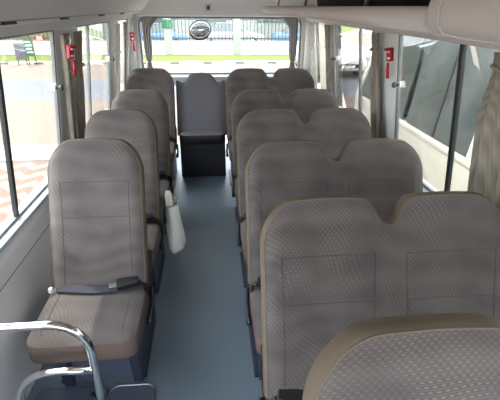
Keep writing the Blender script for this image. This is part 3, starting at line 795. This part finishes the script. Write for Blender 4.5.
# sign boards
def board(x, y, z0, w, h, mat, label, posts=True, lines=True):
    t = thing('sign_board', label, 'sign', (x, y, G), 0, 'sign boards outside')
    MB().box(-w/2, w/2, -.02, .02, z0-G, z0-G+h).build('panel', mat, t)
    if posts:
        for s in (-1, 1): MB().box(s*w*.4-.02, s*w*.4+.02, .02, .05, 0, z0-G+h*.9).build('post', M['rubber'], t)
    if lines:
        l = MB()
        for k in range(4): l.box(-w*.36, w*(.36-.12*(k % 2)), -.026, -.02, z0-G+h*(.2+.2*k), z0-G+h*(.26+.2*k))
        l.build('lettering', M['white'], t)
    return t
board(-8.27, 19.2, -.52, .44, .67, M['greysign'], 'grey board at the kerb, left of the green one', True, False)
board(-7.85, 19.2, -.38, .37, .71, M['green'], 'green notice board at the kerb beside the grey board')
board(-8.75, 22.895, .0, .42, .22, M['orange'], 'small orange-red sign right of the green notice board', False)
board(-2.25, 22.73, .60, .58, .42, M['green'], 'small green sign at the upper left of the rear window', False, False)

# ------------------------------------------------------------------ white minibus parked alongside on the right
mbs = thing('parked_minibus', 'white minibus with dark windows parked right beside the right windows', 'minibus', (1.85, 2.0, G))
X0, X1 = 1.80, 3.75; Y0, Y1 = -2.2, 5.15
BZ = .655-G; TZ = 1.43-G; RZ = 1.85-G; k_ = .11
def mp(y, z, d=0):   # side face
    return ((.0+d if z <= BZ else d+k_*(z-BZ)), y, z)
sd_ = MB()
def mprism(y0, y1, z0, z1, d0=0, d1=.04, sl=0):
    # sl: slanted far edge
    p = [mp(y0, z0, d0), mp(y0, z0, d1), mp(y1, z0, d1), mp(y1, z0, d0), mp(y0, z1, d0), mp(y0, z1, d1), mp(y1-sl, z1, d1), mp(y1-sl, z1, d0)]
    return p
sd_.hexa(mprism(Y0-2, Y1-2, .30, BZ)); sd_.hexa(mprism(Y0-2, Y1-2-.33, TZ, RZ, sl=.10))
cols = [(-2.2-2, -1.7-2, 0), (-.5-2, -.36-2, 0), (1.02-2, 1.16-2, 0), (2.53-2, 2.66-2, 0)]
for a, b, s in cols: sd_.hexa(mprism(a, b, BZ, TZ))
sd_.hexa([mp(Y1-2-.10, BZ, 0), mp(Y1-2-.10, BZ, .04), mp(Y1-2, BZ, .04), mp(Y1-2, BZ, 0), mp(Y1-2-.42, TZ, 0), mp(Y1-2-.42, TZ, .04), mp(Y1-2-.32, TZ, .04), mp(Y1-2-.32, TZ, 0)])
sd_.build('side_body', M['body'], mbs, bevel=.01)
shl = MB(); W_ = X1-X0
shl.box(.04, W_, Y0-2, Y1-2-.02, .30, BZ)
shl.hexa([(.13, Y0-2, TZ), (W_-.1, Y0-2, TZ), (W_-.1, Y1-2-.36, TZ), (.13, Y1-2-.36, TZ), (.22, Y0-2, RZ+.1), (W_-.2, Y0-2, RZ+.1), (W_-.2, Y1-2-.46, RZ+.1), (.22, Y1-2-.46, RZ+.1)])
shl.build('shell', M['body'], mbs, bevel=.05, seg=4)
wins = [(-1.7, -.5), (-.36, 1.02), (1.16, 2.53), (2.66, 3.70), (3.78, 5.05)]
for i, (a, b) in enumerate(wins):
    w_ = MB(); last = i == len(wins)-1
    w_.hexa(mprism(a-2+.01, b-2-.01, BZ+.01, TZ-.01, .012, .03, sl=(.32 if last else 0))); w_.build('window', M['dglass'], mbs)
    if i == 3 or i == 2:
        mmid = MB(); mmid.hexa(mprism((a+b)/2-2-.012, (a+b)/2-2+.012, BZ+.01, TZ-.01, .006, .012)); mmid.build('window_bar', M['rubber'], mbs)
bs = MB().box(.10, W_-.1, Y0-2+.1, Y1-2-.45, BZ-.02, TZ+.02); bs.build('cabin_glass', M['dglass'], mbs)
st_ = MB(); st_.hexa(mprism(Y0-2, Y1-2-.02, BZ-.045, BZ-.01, -.008, 0)); st_.build('belt_moulding', M['body'], mbs, bevel=.003)
for y in (-3.0+.0, 1.9):
    for sx in (.02, W_-.24):
        wh = MB().tube([(sx, y, .36), (sx+.2, y, .36)], .36, 26).build('wheel', M['tyre'], mbs)
        MB().tube([(sx-.01, y, .36), (sx+.0, y, .36)], .2, 16).build('hubcap', M['steel'], wh)
